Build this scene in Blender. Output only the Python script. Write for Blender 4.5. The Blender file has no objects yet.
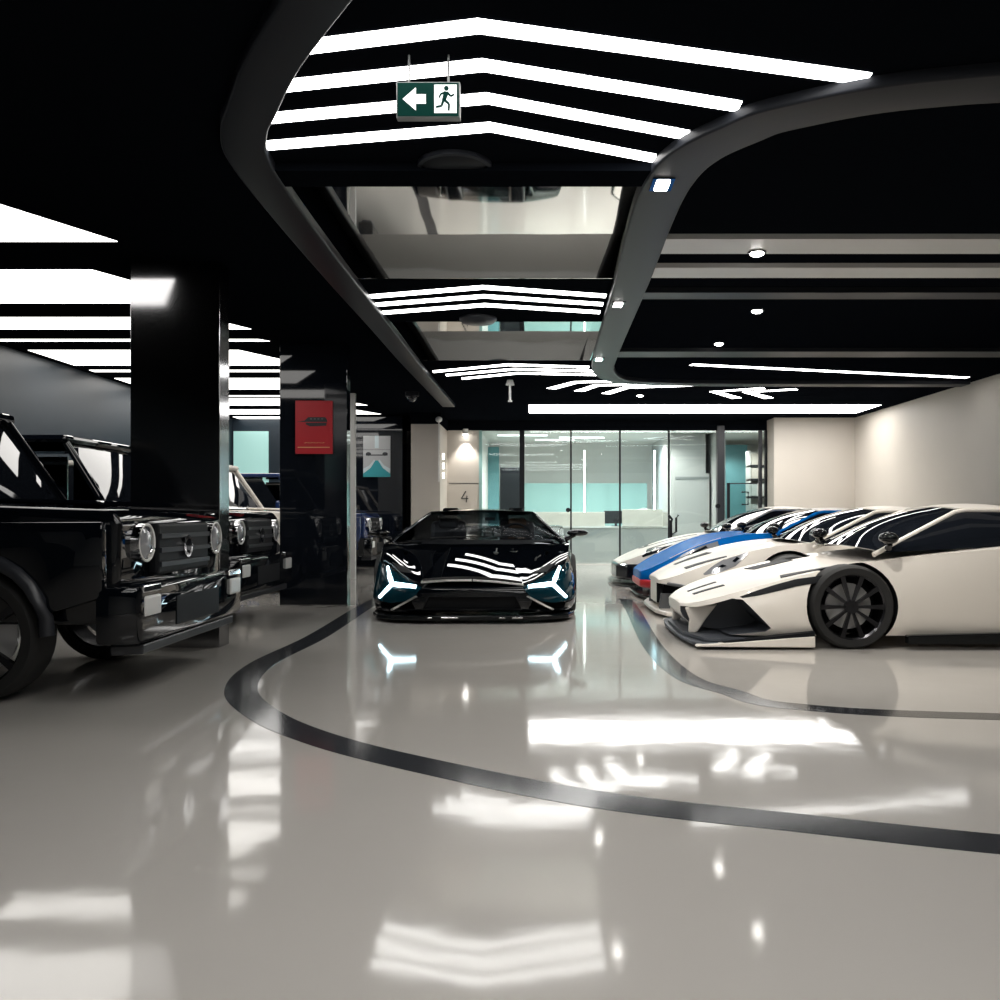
import bpy, bmesh, math, random
from mathutils import Vector, Matrix
from mathutils.bvhtree import BVHTree
random.seed(7)
PI = math.pi
S = bpy.context.scene
COL = S.collection
EYE, F, VU, VV = 1.1, 900.0, 535.0, 515.0      # eye height, focal length in px, vanishing point
CEIL = 3.2

def CE(u, v, h=CEIL):                           # where a sight line meets the ceiling (or another level)
    d = F * (h - EYE) / (VV - v)
    return ((u - VU) * d / F, d)
def FL(u, v):                                   # the same on the floor
    d = F * EYE / (v - VV)
    return ((u - VU) * d / F, d)
def PT(u, v, Y):                                # and on an upright plane at distance Y
    return ((u - VU) * Y / F, EYE + (VV - v) * Y / F)

# ------------------------------------------------------------------ materials
def mat(name, col, rough=0.5, metal=0.0, emit=None, estr=0.0, coat=0.0, spec=0.5, trans=0.0, ior=1.5, noise=0.0, nscale=6.0, bump=0.0, bscale=20.0, rvar=0.0, alpha=1.0):
    m = bpy.data.materials.new(name); m.use_nodes = True
    nt = m.node_tree; b = nt.nodes['Principled BSDF']
    b.inputs['Base Color'].default_value = (*col, 1)
    b.inputs['Roughness'].default_value = rough
    b.inputs['Metallic'].default_value = metal
    b.inputs['Coat Weight'].default_value = coat
    b.inputs['Coat Roughness'].default_value = 0.02
    b.inputs['Specular IOR Level'].default_value = spec
    b.inputs['Transmission Weight'].default_value = trans
    b.inputs['IOR'].default_value = ior
    b.inputs['Alpha'].default_value = alpha
    if emit:
        b.inputs['Emission Color'].default_value = (*emit, 1)
        b.inputs['Emission Strength'].default_value = estr
    if noise or bump or rvar:
        tc = nt.nodes.new('ShaderNodeTexCoord')
    if noise or rvar:
        n = nt.nodes.new('ShaderNodeTexNoise'); n.inputs['Scale'].default_value = nscale; n.inputs['Detail'].default_value = 5
        nt.links.new(tc.outputs['Object'], n.inputs['Vector'])
        if noise:
            r = nt.nodes.new('ShaderNodeMapRange')
            r.inputs['To Min'].default_value = 1 - noise; r.inputs['To Max'].default_value = 1 + noise
            nt.links.new(n.outputs['Fac'], r.inputs['Value'])
            x = nt.nodes.new('ShaderNodeVectorMath'); x.operation = 'SCALE'
            x.inputs[0].default_value = col
            nt.links.new(r.outputs['Result'], x.inputs['Scale'])
            nt.links.new(x.outputs['Vector'], b.inputs['Base Color'])
        if rvar:
            r = nt.nodes.new('ShaderNodeMapRange')
            r.inputs['To Min'].default_value = max(0, rough - rvar); r.inputs['To Max'].default_value = rough + rvar
            nt.links.new(n.outputs['Fac'], r.inputs['Value']); nt.links.new(r.outputs['Result'], b.inputs['Roughness'])
    if bump:
        n2 = nt.nodes.new('ShaderNodeTexNoise'); n2.inputs['Scale'].default_value = bscale; n2.inputs['Detail'].default_value = 2
        nt.links.new(tc.outputs['Object'], n2.inputs['Vector'])
        bp = nt.nodes.new('ShaderNodeBump'); bp.inputs['Strength'].default_value = 1.0; bp.inputs['Distance'].default_value = bump
        nt.links.new(n2.outputs['Fac'], bp.inputs['Height']); nt.links.new(bp.outputs['Normal'], b.inputs['Normal'])
    return m

def glass_mat(name, tint, refl=1.0):            # clear pane: tinted see-through plus a real mirror-like reflection
    m = bpy.data.materials.new(name); m.use_nodes = True
    nt = m.node_tree; nt.nodes.clear()
    o = nt.nodes.new('ShaderNodeOutputMaterial'); mx = nt.nodes.new('ShaderNodeMixShader')
    t = nt.nodes.new('ShaderNodeBsdfTransparent'); t.inputs['Color'].default_value = (*tint, 1)
    g = nt.nodes.new('ShaderNodeBsdfGlossy'); g.inputs['Roughness'].default_value = 0.01; g.inputs['Color'].default_value = (refl, refl, refl, 1)
    f = nt.nodes.new('ShaderNodeFresnel'); f.inputs['IOR'].default_value = 1.45
    ge = nt.nodes.new('ShaderNodeNewGeometry'); mr = nt.nodes.new('ShaderNodeMapRange')
    mr.inputs['To Min'].default_value = 1.45; mr.inputs['To Max'].default_value = 1/1.45
    nt.links.new(ge.outputs['Backfacing'], mr.inputs['Value']); nt.links.new(mr.outputs['Result'], f.inputs['IOR'])
    nt.links.new(f.outputs[0], mx.inputs[0]); nt.links.new(t.outputs[0], mx.inputs[1]); nt.links.new(g.outputs[0], mx.inputs[2])
    nt.links.new(mx.outputs[0], o.inputs['Surface'])
    return m

M = {}
M['floor'] = mat('polished_floor', (.50, .475, .44), .07, noise=.05, nscale=.6, rvar=.035, bump=.0009, bscale=3.2, ior=1.52)
M['floor_band'] = mat('floor_band', (.035, .037, .042), .12)
M['ceiling'] = mat('black_ceiling', (.004, .005, .007), .3, spec=.0)
M['ceiling_matte'] = mat('black_beam', (.004, .005, .007), .4, spec=.0)
M['trim'] = mat('ceiling_trim', (.018, .020, .025), .4, spec=.15)
M['mirror'] = mat('mirror_film', (.88, .88, .87), .03, metal=1.0, bump=.0035, bscale=.7)
M['alu'] = mat('brushed_aluminium', (.55, .55, .55), .3, metal=.6)
M['slat'] = mat('pale_slat', (.62, .62, .61), .45)
M['steel'] = mat('mirror_steel', (.35, .35, .36), .10, metal=1.0)
M['lamp'] = mat('lamp_white', (.9, .9, .9), .5, emit=(1, .985, .96), estr=9.0)
M['lamp_soft'] = mat('lamp_soft', (.9, .9, .9), .5, emit=(1, .97, .93), estr=3.2)
M['lamp_office'] = mat('lamp_office', (.9, .9, .9), .5, emit=(1, .99, .97), estr=1.5)
M['lamp_spot'] = mat('lamp_spot', (.9, .9, .9), .5, emit=(1, .97, .92), estr=25.0)
M['black_gloss'] = mat('black_gloss', (.006, .008, .012), .04, coat=.3)
M['black_matte'] = mat('black_matte', (.008, .009, .011), .5, spec=.15)
M['dark'] = mat('dark_plastic', (.02, .022, .027), .35)
M['beige'] = mat('beige_wall', (.50, .46, .41), .55, noise=.04, nscale=2)
M['wall'] = mat('pale_wall', (.66, .66, .64), .6, noise=.03, nscale=2)
M['grey_wall'] = mat('grey_wall', (.46, .46, .45), .6, noise=.03, nscale=2)
M['hall_left'] = mat('dark_wall', (.018, .030, .042), .35)
M['teal'] = mat('teal_wall', (.14, .33, .36), .35, noise=.05)
M['teal_pale'] = mat('frosted_teal', (.27, .45, .44), .35)
M['lit_frost'] = mat('lit_frosted_pane', (.45, .68, .64), .35, emit=(.42, .80, .72), estr=.45)
M['office_floor'] = mat('office_floor', (.5, .5, .5), .3)
M['marble'] = mat('pale_marble', (.66, .62, .56), .3, noise=.12, nscale=5)
M['counter'] = mat('grey_counter', (.42, .42, .41), .35)
M['glass'] = glass_mat('clear_glass', (.90, .96, .96), .7)
M['glass_teal'] = glass_mat('teal_glass', (.45, .78, .84))
M['screen_glass'] = glass_mat('windscreen_glass', (.66, .68, .70), .03)
M['dark_glass'] = mat('dark_glass', (.008, .010, .014), .02, coat=.5)
M['paint_black'] = mat('black_paint', (.002, .003, .005), .015, spec=.6)
M['paint_white'] = mat('white_paint', (.82, .77, .70), .35, coat=.35)
M['paint_blue'] = mat('blue_paint', (.003, .14, .50), .25, spec=.02)
M['paint_navy'] = mat('navy_paint', (.01, .03, .12), .2, coat=.8)
M['highlight_metal'] = mat('highlight_silver', (.95, .95, .93), .28, metal=1.0)  # bright metal standing in for highlights on the black car
M['carbon'] = mat('carbon', (.004, .005, .006), .12, spec=.3)
M['intake'] = mat('intake_dark', (.075, .083, .098), .45)
M['mesh_grey'] = mat('grey_grille', (.11, .115, .12), .45)
M['chrome'] = mat('chrome', (.75, .75, .76), .08, metal=1.0)
M['rubber'] = mat('rubber', (.012, .012, .012), .7)
M['rim'] = mat('dark_rim', (.05, .05, .055), .25, metal=.9)
M['leather'] = mat('leather', (.30, .30, .31), .5)
M['tan'] = mat('tan_leather', (.65, .42, .28), .5)
M['drl'] = mat('daylight_bar', (.9, .95, 1), .4, emit=(.62, .90, 1.0), estr=9.0)
M['lamp_house'] = mat('lamp_housing', (.003, .028, .042), .03)
M['lens'] = mat('clear_lens', (.30, .31, .33), .12, metal=.2, coat=.6)
M['red'] = mat('red_plate', (.55, .012, .02), .35)
M['red_poster'] = mat('poster_red', (.50, .012, .022), .35)
M['gold'] = mat('gold_print', (.75, .45, .2), .4)
M['green'] = mat('exit_green', (.001, .014, .011), .5, spec=.05, emit=(.002, .05, .038), estr=.5)
M['sign_white'] = mat('sign_white', (.8, .8, .8), .5, emit=(1, 1, 1), estr=.8)
M['sign_frame'] = mat('sign_frame', (.25, .26, .26), .4)
M['plate_white'] = mat('white_plastic', (.72, .72, .70), .35)
M['paper_grey'] = mat('poster_grey', (.48, .49, .49), .5)
M['paper_teal'] = mat('poster_teal', (.03, .34, .38), .5)
M['paper_pale'] = mat('poster_pale', (.62, .72, .74), .5)
M['skirt'] = mat('number_black', (.02, .02, .02), .5)

# ------------------------------------------------------------------ mesh collecting
class MB:
    def __init__(s): s.v = []; s.f = []
    def add(s, vs, fs):
        n = len(s.v); s.v += [tuple(p) for p in vs]; s.f += [tuple(i + n for i in f) for f in fs]; return s
    def box(s, x0, x1, y0, y1, z0, z1):
        return s.add([(x0,y0,z0),(x1,y0,z0),(x1,y1,z0),(x0,y1,z0),(x0,y0,z1),(x1,y0,z1),(x1,y1,z1),(x0,y1,z1)],
                     [(0,3,2,1),(4,5,6,7),(0,1,5,4),(1,2,6,5),(2,3,7,6),(3,0,4,7)])
    def prism(s, poly, a, b, axis='z'):          # polygon extruded between a and b along axis
        def P(p, t):
            return {'z': (p[0], p[1], t), 'y': (p[0], t, p[1]), 'x': (t, p[0], p[1])}[axis]
        n = len(poly)
        vs = [P(p, a) for p in poly] + [P(p, b) for p in poly]
        return s.add(vs, [tuple(range(n)), tuple(range(2*n-1, n-1, -1))] + [(i, n+i, n+(i+1) % n, (i+1) % n) for i in range(n)])
    def tube(s, path, r, n=10, closed=False):
        P = [Vector(p) for p in path]; L = len(P); rings = []
        rad = r if isinstance(r, (list, tuple)) else [r]*L
        for i in range(L):
            a = P[i-1] if (i > 0 or closed) else P[i]; b = P[(i+1) % L] if (i < L-1 or closed) else P[i]
            t = (b - a).normalized(); up = Vector((0,0,1)) if abs(t.z) < .95 else Vector((1,0,0))
            u = t.cross(up).normalized(); w = u.cross(t)
            rings.append([P[i] + (u*math.cos(2*PI*k/n) + w*math.sin(2*PI*k/n))*rad[i] for k in range(n)])
        vs = [p for q in rings for p in q]; fs = []
        for i in range(L if closed else L-1):
            j = (i+1) % L
            fs += [(i*n+k, i*n+(k+1) % n, j*n+(k+1) % n, j*n+k) for k in range(n)]
        if not closed: fs += [tuple(range(n-1, -1, -1)), tuple(range((L-1)*n, L*n))]
        return s.add(vs, fs)
    def cyl(s, c, r, h, axis='z', n=28, r2=None):
        c = Vector(c); d = {'x': Vector((1,0,0)), 'y': Vector((0,1,0)), 'z': Vector((0,0,1))}[axis]
        return s.tube([c, c + d*h], [r, r if r2 is None else r2], n)
    def lathe(s, prof, c, axis='x', n=32, closed=False):  # prof: (radius, along)
        c = Vector(c); vs = []; m = len(prof)
        for k in range(n):
            a = 2*PI*k/n; ca, sa = math.cos(a), math.sin(a)
            for r, t in prof:
                vs.append(c + Vector({'x': (t, r*ca, r*sa), 'y': (r*ca, t, r*sa), 'z': (r*ca, r*sa, t)}[axis]))
        fs = []
        for k in range(n):
            q = (k+1) % n
            for j in range(m if closed else m-1):
                jj = (j+1) % m
                fs.append((k*m+j, k*m+jj, q*m+jj, q*m+j))
        return s.add(vs, fs)
    def ball(s, c, rx, ry, rz, n=20, m=12):
        vs = []
        for i in range(m+1):
            t = PI*i/m
            for k in range(n):
                a = 2*PI*k/n
                vs.append((c[0]+rx*math.sin(t)*math.cos(a), c[1]+ry*math.sin(t)*math.sin(a), c[2]+rz*math.cos(t)))
        return s.add(vs, [(i*n+k, (i+1)*n+k, (i+1)*n+(k+1) % n, i*n+(k+1) % n) for i in range(m) for k in range(n)])
    def shell(s, top, bot):                       # two grids of points (rows of equal length) closed into a slab
        R, C = len(top), len(top[0]); N = R*C
        vs = [p for r in top for p in r] + [p for r in bot for p in r]; fs = []
        for i in range(R-1):
            for j in range(C-1):
                a = i*C+j; fs.append((a, a+1, a+C+1, a+C)); fs.append((N+a, N+a+C, N+a+C+1, N+a+1))
        rim = [j for j in range(C)] + [i*C+C-1 for i in range(1, R)] + [(R-1)*C+j for j in range(C-2, -1, -1)] + [i*C for i in range(R-2, 0, -1)]
        for k in range(len(rim)):
            a, b = rim[k], rim[(k+1) % len(rim)]; fs.append((a, N+a, N+b, b))
        return s.add(vs, fs)
    def sheet(s, grid, t):
        g = [[Vector(p) for p in r] for r in grid]; R, C = len(g), len(g[0]); bot = []
        for i in range(R):
            row = []
            for j in range(C):
                du = g[min(i+1, R-1)][j] - g[max(i-1, 0)][j]; dv = g[i][min(j+1, C-1)] - g[i][max(j-1, 0)]
                n = du.cross(dv); n = n.normalized() if n.length > 1e-9 else Vector((0,0,1))
                row.append(g[i][j] - n*t)
            bot.append(row)
        return s.shell(g, bot)
    def build(s, name, m, parent=None, smooth=None, bevel=0, seg=2):
        me = bpy.data.meshes.new(name); me.from_pydata(s.v, [], s.f); me.validate()
        bm = bmesh.new(); bm.from_mesh(me)
        bmesh.ops.remove_doubles(bm, verts=bm.verts, dist=1e-5)
        bmesh.ops.recalc_face_normals(bm, faces=bm.faces)
        if bevel:
            es = [e for e in bm.edges if e.is_manifold and e.calc_face_angle(0) > .5]
            bmesh.ops.bevel(bm, geom=es, offset=bevel, segments=seg, affect='EDGES', profile=.5)
        bm.to_mesh(me); bm.free()
        me.materials.append(m)
        if smooth is not None: shade(me, smooth)
        o = bpy.data.objects.new(name, me); COL.objects.link(o)
        if parent: o.parent = parent
        return o

def shade(me, ang):
    bm = bmesh.new(); bm.from_mesh(me); a = math.radians(ang)
    for f in bm.faces: f.smooth = True
    for e in bm.edges: e.smooth = (not e.is_manifold) is False and e.calc_face_angle(0) < a
    bm.to_mesh(me); bm.free()

def tag(o, label=None, cat=None, group=None, kind=None):
    if label: o['label'] = label
    if cat: o['category'] = cat
    if group: o['group'] = group
    if kind: o['kind'] = kind
    return o
def empty(name, loc, rz, label, cat, group=None):
    o = bpy.data.objects.new(name, None); COL.objects.link(o); o.location = loc; o.rotation_euler = (0, 0, rz)
    o.empty_display_size = .2
    return tag(o, label, cat, group)
def kids(o): return [c for c in bpy.data.objects if c.parent == o]
def copy_tree(o, parent=None):
    c = o.copy(); COL.objects.link(c); c.parent = parent
    for k in kids(o): copy_tree(k, c)
    return c
def struct(o): return tag(o, kind='structure')
def grid4(a, b, c, d, n=10, m=10, bulge=(0,0,0)):  # a-b first row, d-c last row
    a, b, c, d, bu = map(Vector, (a, b, c, d, bulge)); g = []
    for i in range(m+1):
        t = i/m; r = []
        for j in range(n+1):
            q = j/n
            r.append((a*(1-q)+b*q)*(1-t) + (d*(1-q)+c*q)*t + bu*(1-(2*q-1)**2)*(1-.6*(2*t-1)**2))
        g.append(r)
    return g

# ------------------------------------------------------------------ the room
XL, XR, YB, YG = -6.6, 6.9, -5.0, 20.0
struct(MB().box(XL, XR, YB, 25.0, -.1, 0).build('floor', M['floor']))
HM, RX0, RX1 = 3.40, -1.66, .78                 # mirror height and the sides of the two ceiling recesses
for x0, x1, y0, y1 in ((XL, RX0, YB, YG+.1), (RX1, XR, YB, YG+.1), (RX0, RX1, YB, 5.62), (RX0, RX1, 8.02, 9.78), (RX0, RX1, 12.25, YG+.1)):
    struct(MB().box(x0, x1, y0, y1, CEIL, CEIL+.12).build('ceiling', M['ceiling']))
struct(MB().box(XL-.15, XL, YB, 25.0, 0, CEIL+.12).build('wall_left', M['hall_left']))
struct(MB().box(XR, XR+.15, YB, 25.0, 0, CEIL+.12).build('wall_right', M['beige']))
struct(MB().box(XL, XR, YB-.15, YB, 0, CEIL+.12).build('wall_front', M['wall']))

def offset_strip(path, w0, w1):                   # left and right edges of a flat band following a path
    P = [Vector((p[0], p[1])) for p in path]; A = []; B = []
    for i, p in enumerate(P):
        t = (P[min(i+1, len(P)-1)] - P[max(i-1, 0)]).normalized(); n = Vector((-t.y, t.x))
        A.append(p + n*w0); B.append(p - n*w1)
    return A, B
def catmull(pts, n=8):
    out = []; P = [Vector(p) for p in pts]
    for i in range(len(P)-1):
        p0, p1, p2, p3 = P[max(i-1, 0)], P[i], P[i+1], P[min(i+2, len(P)-1)]
        for k in range(n):
            t = k/n
            out.append(.5*((2*p1) + (p2-p0)*t + (2*p0-5*p1+4*p2-p3)*t*t + (3*p1-p0-3*p2+p3)*t**3))
    out.append(P[-1]); return out
def band(path, w, z0, z1, name, m, bevel=0):
    A, B = offset_strip(path, w/2, w/2)
    top = [[(a.x, a.y, z1) for a in A], [(b.x, b.y, z1) for b in B]]
    bot = [[(a.x, a.y, z0) for a in A], [(b.x, b.y, z0) for b in B]]
    return MB().shell(top, bot).build(name, m, smooth=30 if bevel else None, bevel=bevel, seg=4)

# dark bands inlaid in the floor
pl = catmull([(-2.05, 19.0), (-2.05, 14.0), FL(366, 606), FL(318, 636), FL(262, 664), FL(241, 690), FL(266, 716), FL(330, 742), FL(440, 769), FL(600, 800), FL(790, 822), (1.75, 2.95), (3.2, 2.6)])
struct(band(pl, .20, -.02, .0015, 'trim_1', M['floor_band']))
pr = catmull([(1.18, 11.8), FL(634, 612), FL(652, 645), FL(684, 676), FL(730, 692), FL(790, 706), (2.6, 4.9), (6.4, 4.6)])
struct(band(pr, .17, -.02, .0015, 'trim_2', M['floor_band']))

# ceiling trims: the left one, and the one round the right ceiling field
tl = catmull([(-.75, 3.4), (-1.17, 4.05), (-1.43, 4.55), (-1.57, 4.85), (-1.66, 5.25), (-1.69, 6.2), (-1.70, 8.0), (-1.69, 10.0), (-1.69, 12.0), (-1.66, 14.5), (-1.63, 17.0)])
struct(band(tl, .24, CEIL-.06, CEIL+.02, 'trim_3', M['trim'], bevel=.015))
tr = catmull([(6.8, 4.25), (3.0, 4.28), (1.9, 4.38), (1.30, 4.64), (1.10, 4.84), (.92, 5.12), (.83, 5.5), (.81, 6.2), (.855, 8.0), (.91, 11.5), (.99, 12.9), (1.3, 13.75), (2.0, 14.05), (3.2, 14.15), (6.8, 14.2)])
struct(band(tr, .31, CEIL-.06, CEIL+.02, 'trim_4', M['trim'], bevel=.015))

# chevron lamps
def bar_poly(pts, w):
    A = [(p[0], p[1]-w/2) for p in pts]; B = [(p[0], p[1]+w/2) for p in pts]
    return A, B
def ceil_lamp(name, pts, w, label, group, m='lamp', z0=CEIL-.006, cat='ceiling light'):
    A, B = bar_poly(pts, w)
    top = [[(a[0], a[1], CEIL) for a in A], [(b[0], b[1], CEIL) for b in B]]
    bot = [[(a[0], a[1], z0) for a in A], [(b[0], b[1], z0) for b in B]]
    o = MB().shell(top, bot).build(name, M[m]); return tag(o, label, cat, group)
names8 = ['first', 'second', 'third', 'fourth', 'fifth', 'sixth', 'seventh', 'eighth']
g1 = 'chevron lamps nearest the camera'
order1 = ['lowest in view of the near chevron lamps, just before the beam', 'second of the near white chevron lamps, behind the exit sign', 'third of the near white chevron lamps, right arm ending at the curved trim', 'fourth of the near white chevron lamps, the one closest to the viewer']
ends1 = [((-1.576, 5.12), (.706, 5.294)), ((-1.45, 4.767), (.845, 4.97)), ((-1.32, 4.42), (1.05, 4.62)), ((-1.1, 4.05), (1.6, 4.33))]
for k in range(4):
    ap = (-.243, 4.865 - .335*k)
    ceil_lamp('chevron_lamp', [ends1[k][0], ap, ends1[k][1]], .115, order1[k], g1)
for k, y in enumerate([2.6, 2.2, 1.8, .6, .2, -.2, -1.6, -2.0]):  # unseen lamps added to brighten the sides of the parked cars
    ceil_lamp('chevron_lamp', [(-1.5, y+.25), (-.1, y), (2.2, y+.38)], .14, f'added unseen chevron lamp over the viewer, {names8[k]} in that run going back', 'added chevron lamps over and behind the viewer')
g2 = 'chevron lamps between the two mirror panels'
for k, (l, a, r) in enumerate([((362,297),(483,287),(606,295.7)), ((369,305),(484,296),(603,304)), ((376,313),(485,304.7),(600,312))]):
    ceil_lamp('chevron_lamp', [CE(*l), CE(*a), CE(*r)], .13, ['upper of three thin chevron lamps between the mirror panels', 'middle of three thin chevron lamps between the mirror panels', 'lower of three thin chevron lamps between the mirror panels'][k], g2)
g3 = 'chevron lamps beyond the second mirror panel'
for k, (l, a, r) in enumerate([((433,371.5),(508,364.5),(589,367)), ((446,375),(514,369),(597,371)), ((462,378.5),(518,373),(612,375))]):
    ceil_lamp('chevron_lamp', [CE(*l), CE(*a), CE(*r)], .15, ['upper chevron lamp just beyond the small mirror panel', 'middle chevron lamp just beyond the small mirror panel', 'lower chevron lamp above the black sports car, beyond the small mirror panel'][k], g3)
def stroke_lamp(name, pts, w, label, group):
    A, B = offset_strip(pts, w/2, w/2)
    top = [[(a[0], a[1], CEIL) for a in A], [(b[0], b[1], CEIL) for b in B]]
    bot = [[(a[0], a[1], CEIL-.006) for a in A], [(b[0], b[1], CEIL-.006) for b in B]]
    return tag(MB().shell(top, bot).build(name, M['lamp']), label, 'ceiling light', group)
g4 = 'hooked lamps before the long light panel'
for k, q in enumerate([[(551,388.5),(576,382),(643,380.5)], [(579,391),(597,385),(668,384)], [(606,393.5),(626,387.5),(698,385)]]):
    stroke_lamp('hooked_lamp', [CE(*p) for p in q], .17, ['leftmost of three hooked strip lamps on the far ceiling', 'middle of three hooked strip lamps on the far ceiling', 'rightmost of three hooked strip lamps on the far ceiling'][k], g4)
for k, q in enumerate([[(737,398),(714,391.5),(764,388)], [(769,398),(747,392),(797,389)]]):
    stroke_lamp('hooked_lamp', [CE(*p) for p in q], .17, ['left arrow-shaped strip lamp above the right wall pillar', 'right arrow-shaped strip lamp above the right wall pillar'][k], g4)
tag(MB().box(-.12, 6.6, 17.15, 18.5, CEIL-.006, CEIL).build('ceiling_light', M['lamp']), 'long white light panel on the ceiling in front of the glass offices', 'ceiling light')
stroke_lamp('line_lamp', [(2.18, 12.55), (6.6, 13.75)], .12, 'thin white line lamp slanting across the right ceiling', None)

# black beams behind the lamps, ceiling mirrors between them
def ceil_x(Y, side):                                # inner edge of the trims at a given distance
    return -1.66 if side < 0 else (.70 if Y < 8 else .72)
struct(MB().box(-1.60, .70, 5.36, 5.62, CEIL-.05, CEIL).build('beam_1', M['ceiling_matte']))
for k, (y0, y1, lab) in enumerate([(5.62, 8.02, 'large ceiling mirror panel reflecting floor, right behind the near chevron lamps'), (9.78, 12.25, 'smaller ceiling mirror panel, the farther of the two')]):
    b = MB(); b.box(RX0-.05, RX1+.05, y0-.05, y1+.05, HM, HM+.05)
    e = empty('overhead_mirror', (0, 0, 0), 0, lab, 'mirror', 'mirror panels in the ceiling')
    b.build('mirror_panel', M['mirror'], e)
    MB().box(RX0, RX1, y1-.02, y1+.02, CEIL+.003, HM).build('upright_mirror', M['mirror'], e)
    MB().box(RX0, RX1, y0-.03, y0+.01, CEIL+.12, HM).build('frame', M['ceiling_matte'], e)
    MB().box(RX1-.035, RX1-.022, y0+.02, y1-.025, CEIL+.003, HM).build('side_mirror', M['mirror'], e)
    for x in (RX0, RX1): MB().box(x-.02, x+.02, y0, y1, CEIL+.12, HM).build('frame', M['ceiling_matte'], e)
# pale slats and lamps in the right ceiling
for k, (a, b) in enumerate([(6.72, 7.1), (7.5, 7.82)]):
    o = MB().box(.92, 6.85, a, b, CEIL-.04, CEIL).build('ceiling_slat', M['slat'])
    tag(o, ['nearer pale metal slat across the right ceiling', 'farther pale metal slat across the right ceiling'][k], 'ceiling slat', 'metal slats in the right ceiling')
for k, (y0, y1) in enumerate([(8.3, 8.55), (11.3, 11.7)]):
    o = MB().box(.95, 6.85, y0, y1, CEIL-.05, CEIL).build('ceiling_duct', M['trim'])
    tag(o, ['dark flat duct behind the pale slats on the right ceiling', 'dark flat duct near the far end of the right ceiling'][k], 'duct', 'ducts on the right ceiling')
def downlight(x, y, r, label, group, z=CEIL, sq=False):
    e = empty('downlight', (x, y, z-.03), 0, label, 'ceiling light', group)
    if sq:
        MB().box(-r*1.35, r*1.35, -r*2.1, r*2.1, .008, .03).build('bezel', M['black_gloss'], e)
        MB().box(-r*.8, r*.8, -r*1.5, r*1.5, .0, .010).build('lens', M['lamp_spot'], e)
    else:
        MB().lathe([(r*1.0, .018), (r*1.3, .018), (r*1.35, .032), (r*.9, .032)], (0,0,0), 'z', 24, True).build('bezel', M['black_gloss'], e, 40)
        MB().ball((0,0,.02), r, r, .025).build('lens', M['lamp_spot'], e, 60)
    return e
gd = 'spotlights in the right ceiling'
for k, (u, v, lab) in enumerate([(757,310,'brightest round downlight on the right ceiling'), (719,343,'small round downlight left of the brightest one'), (757,247,'round downlight set into the nearer pale slat'), (640,395,'tiny downlight on the far ceiling above the glass wall')]):
    x, y = CE(u, v); downlight(x, y, .055, lab, gd, CEIL if k != 2 else CEIL-.04)
for (u, v, lab) in [(662,184,'square lamp on the trim, the one nearest the viewer'), (618,304,'square lamp halfway along the trim'), (599,359,'square lamp at the far end of the trim')]:
    x, y = CE(u, v, CEIL-.06); downlight(x, y, .05, lab, 'square lamps in the ceiling trim', CEIL-.045, True)

# lamps of the left parking bay: broad slanted panels and thin lines
spans = [(5.9, 6.9), (7.7, 8.9), (9.55, 10.15), (10.74, 10.86), (11.45, 12.6), (13.02, 13.18), (13.8, 15.0), (15.8, 15.95), (16.2, 17.2), (17.9, 18.7), (19.2, 19.6)]
names = ['first', 'second', 'third', 'fourth', 'fifth', 'sixth', 'seventh', 'eighth', 'ninth', 'tenth', 'eleventh']
for k, (a, b) in enumerate(spans):
    P = [(XL+.15, a), (-3.25-(b-a)*.45, a), (-3.2, b), (XL+.15, b)]
    o = MB().prism(P, CEIL-.006, CEIL, 'z').build('bay_lamp', M['lamp_soft'])
    tag(o, f'{names[k]} white ceiling strip over the left bay counting from the viewer, {"broad" if b-a > .3 else "thin"}', 'ceiling light', 'ceiling strips over the left bay')

# ceiling speaker, cameras, sprinkler
e = empty('ceiling_speaker', (*CE(455, 164), CEIL-.02), 0, 'round black ceiling speaker on the beam before the big mirror', 'speaker')
MB().lathe([(0, -.022), (.10, -.02), (.17, -.015), (.205, 0), (.205, .05), (0, .05)], (0,0,0), 'z', 40).build('grille', M['black_matte'], e, 40)
MB().lathe([(.20, -.012), (.222, -.008), (.222, .02), (.20, .02)], (0,0,0), 'z', 40, True).build('ring', M['trim'], e, 40)
e = empty('ceiling_speaker', (*CE(478, 318), CEIL-.02), 0, 'flat dark ceiling speaker just behind the three middle chevrons', 'speaker')
MB().lathe([(0, -.05), (.17, -.03), (.2, 0), (.2, .02), (0, .02)], (0,0,0), 'z', 32).build('grille', M['dark'], e, 40)
x, y = CE(415, 392)
e = empty('dome_camera', (x-.05, y, CEIL-.02), 0, 'dark dome security camera under the left ceiling trim', 'camera')
MB().cyl((0,0,-.05), .12, .07).build('housing', M['trim'], e, 40); MB().ball((0,0,-.06), .09, .09, .09).build('dome', M['dark_glass'], e, 60)
e = empty('sprinkler', ((510-VU)*14/F, 14, CEIL), 0, 'white pendant sprinkler hanging over the black sports car', 'sprinkler')
MB().cyl((0,0,-.08), .07, .08, 'z', 20, .045).build('rosette', M['plate_white'], e, 40); MB().cyl((0,0,-.32), .018, .26).build('stem', M['plate_white'], e, 40); MB().cyl((0,0,-.34), .035, .02).build('deflector', M['plate_white'], e, 40)

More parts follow.
